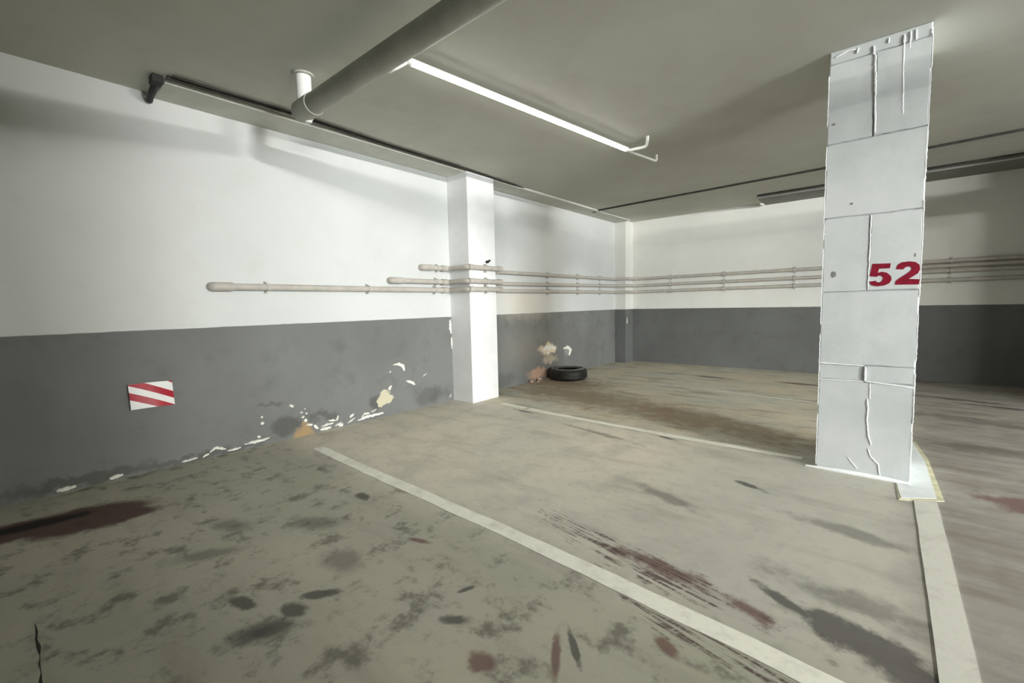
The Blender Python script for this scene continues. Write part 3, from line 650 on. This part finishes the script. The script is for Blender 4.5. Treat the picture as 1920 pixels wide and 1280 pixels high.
stripe(-0.24, 0.04); stripe(0.31, 0.60); stripe(-0.68, -0.60)

# ------------------------------------------------------------------ tyre
TC = Vector((-3.655, 5.60, 0.0)); RO, RI, TH = 0.285, 0.165, 0.165
root = thing('car_tyre', 'old black car tyre lying flat on the floor by the peeling wall', 'tyre', TC)
prof = [(RI, 0.022), (RI + 0.012, 0.008), (RI + 0.05, 0.0), (RO - 0.03, 0.004), (RO - 0.008, 0.025), (RO, 0.05), (RO, TH / 2), (RO, TH - 0.05), (RO - 0.008, TH - 0.025),
        (RO - 0.03, TH - 0.004), (RI + 0.05, TH), (RI + 0.012, TH - 0.008), (RI, TH - 0.022), (RI + 0.012, TH - 0.034), (RO - 0.05, TH - 0.03), (RO - 0.03, TH / 2), (RO - 0.05, 0.03), (RI + 0.012, 0.034)]
def lathe(mb, prof, c, n=56):
    k = len(prof); vs = []
    for i in range(n):
        a = 2 * math.pi * i / n; vs += [(c.x + r * math.cos(a), c.y + r * math.sin(a), c.z + z) for r, z in prof]
    mb.add(vs, [(i * k + j, ((i + 1) % n) * k + j, ((i + 1) % n) * k + (j + 1) % k, i * k + (j + 1) % k) for i in range(n) for j in range(k)])
mb = MB(); lathe(mb, prof, TC); mb.build('carcass', M_tyre, root, smooth=True)
for zz in (0.05, 0.083, 0.116):
    mb = MB(); lathe(mb, [(RO - 0.004, zz - 0.011), (RO + 0.004, zz - 0.010), (RO + 0.004, zz + 0.010), (RO - 0.004, zz + 0.011)], TC); mb.build('tread_rib', M_tyre, root)
mb = MB(); lathe(mb, [(RI + 0.004, TH - 0.012), (RI + 0.012, TH - 0.003), (RI + 0.022, TH - 0.003), (RI + 0.024, TH - 0.012)], TC); mb.build('bead_ring', simple('worn_rubber', (0.16, 0.15, 0.14, 1), 0.5), root, smooth=True)
mb = MB(); lathe(mb, [(RI + 0.055, TH - 0.006), (RI + 0.06, TH + 0.002), (RO - 0.04, TH + 0.001), (RO - 0.036, TH - 0.006)], TC); mb.build('sidewall_ring', simple('dusty_rubber', (0.28, 0.26, 0.23, 1), 0.6, var=0.25), root, smooth=True)

# plaster rubble fallen beside the tyre
LUMPS = [(-3.91, 5.22, 0.040, 'largest lump of fallen plaster, at the wall just left of the tyre'), (-3.91, 5.03, 0.030, 'lump of fallen plaster at the wall, farthest from the tyre'),
         (-3.84, 5.10, 0.020, 'small crumb of plaster on the floor in front of the largest lump')]
for k, (x, y, r, lb) in enumerate(LUMPS):
    bm = bmesh.new(); bmesh.ops.create_icosphere(bm, subdivisions=2, radius=r); rnd = random.Random(90 + k)
    for v in bm.verts:
        v.co *= rnd.uniform(0.75, 1.15); v.co.z *= 0.6
    zmin = min(v.co.z for v in bm.verts)
    for v in bm.verts: v.co.z -= zmin
    me = bpy.data.meshes.new('plaster_lump'); bm.to_mesh(me); bm.free(); me.materials.append(M_flake2)
    o = bpy.data.objects.new('plaster_lump', me); C.objects.link(o); o.location = (x, y, 0)
    tag(o, lb, 'plaster lump', 'plaster lumps beside the tyre')

# ------------------------------------------------------------------ lamps of the driving aisle, some added as fill
for k, (x, y, hl, ax, e, lb) in enumerate(LAMPS):
    z = CH - 0.10
    root = thing('ceiling_lamp', lb, 'lamp', (x, y, z), 'lamps over the driving aisle')
    d = Vector((1, 0, 0)) if ax == 'x' else Vector((0, 1, 0)); q = Vector((d.y, d.x, 0)); c = Vector((x, y, 0))
    def bb(nm, l0, l1, w, z0, z1, mat):
        p = [c + d * l0 - q * w, c + d * l1 + q * w]; mb = MB()
        mb.box((min(p[0].x, p[1].x), min(p[0].y, p[1].y), z0), (max(p[0].x, p[1].x), max(p[0].y, p[1].y), z1)); mb.build(nm, mat, root, bevel=0.004)
    bb('housing', -hl - 0.04, hl + 0.04, 0.045, z + 0.035, CH, M_steel)
    mb = MB(); mb.tube([c + d * -hl + Vector((0, 0, z)), c + d * hl + Vector((0, 0, z))], 0.018, 16)
    mb.build('tube', emission('lit_tube_%d' % k, (1.0, 0.99, 0.95, 1), e), root, smooth=True)
    for sg in (-1, 1): bb('socket', sg * (hl + 0.012) - 0.012, sg * (hl + 0.012) + 0.012, 0.02, z - 0.02, z + 0.04, M_steel)
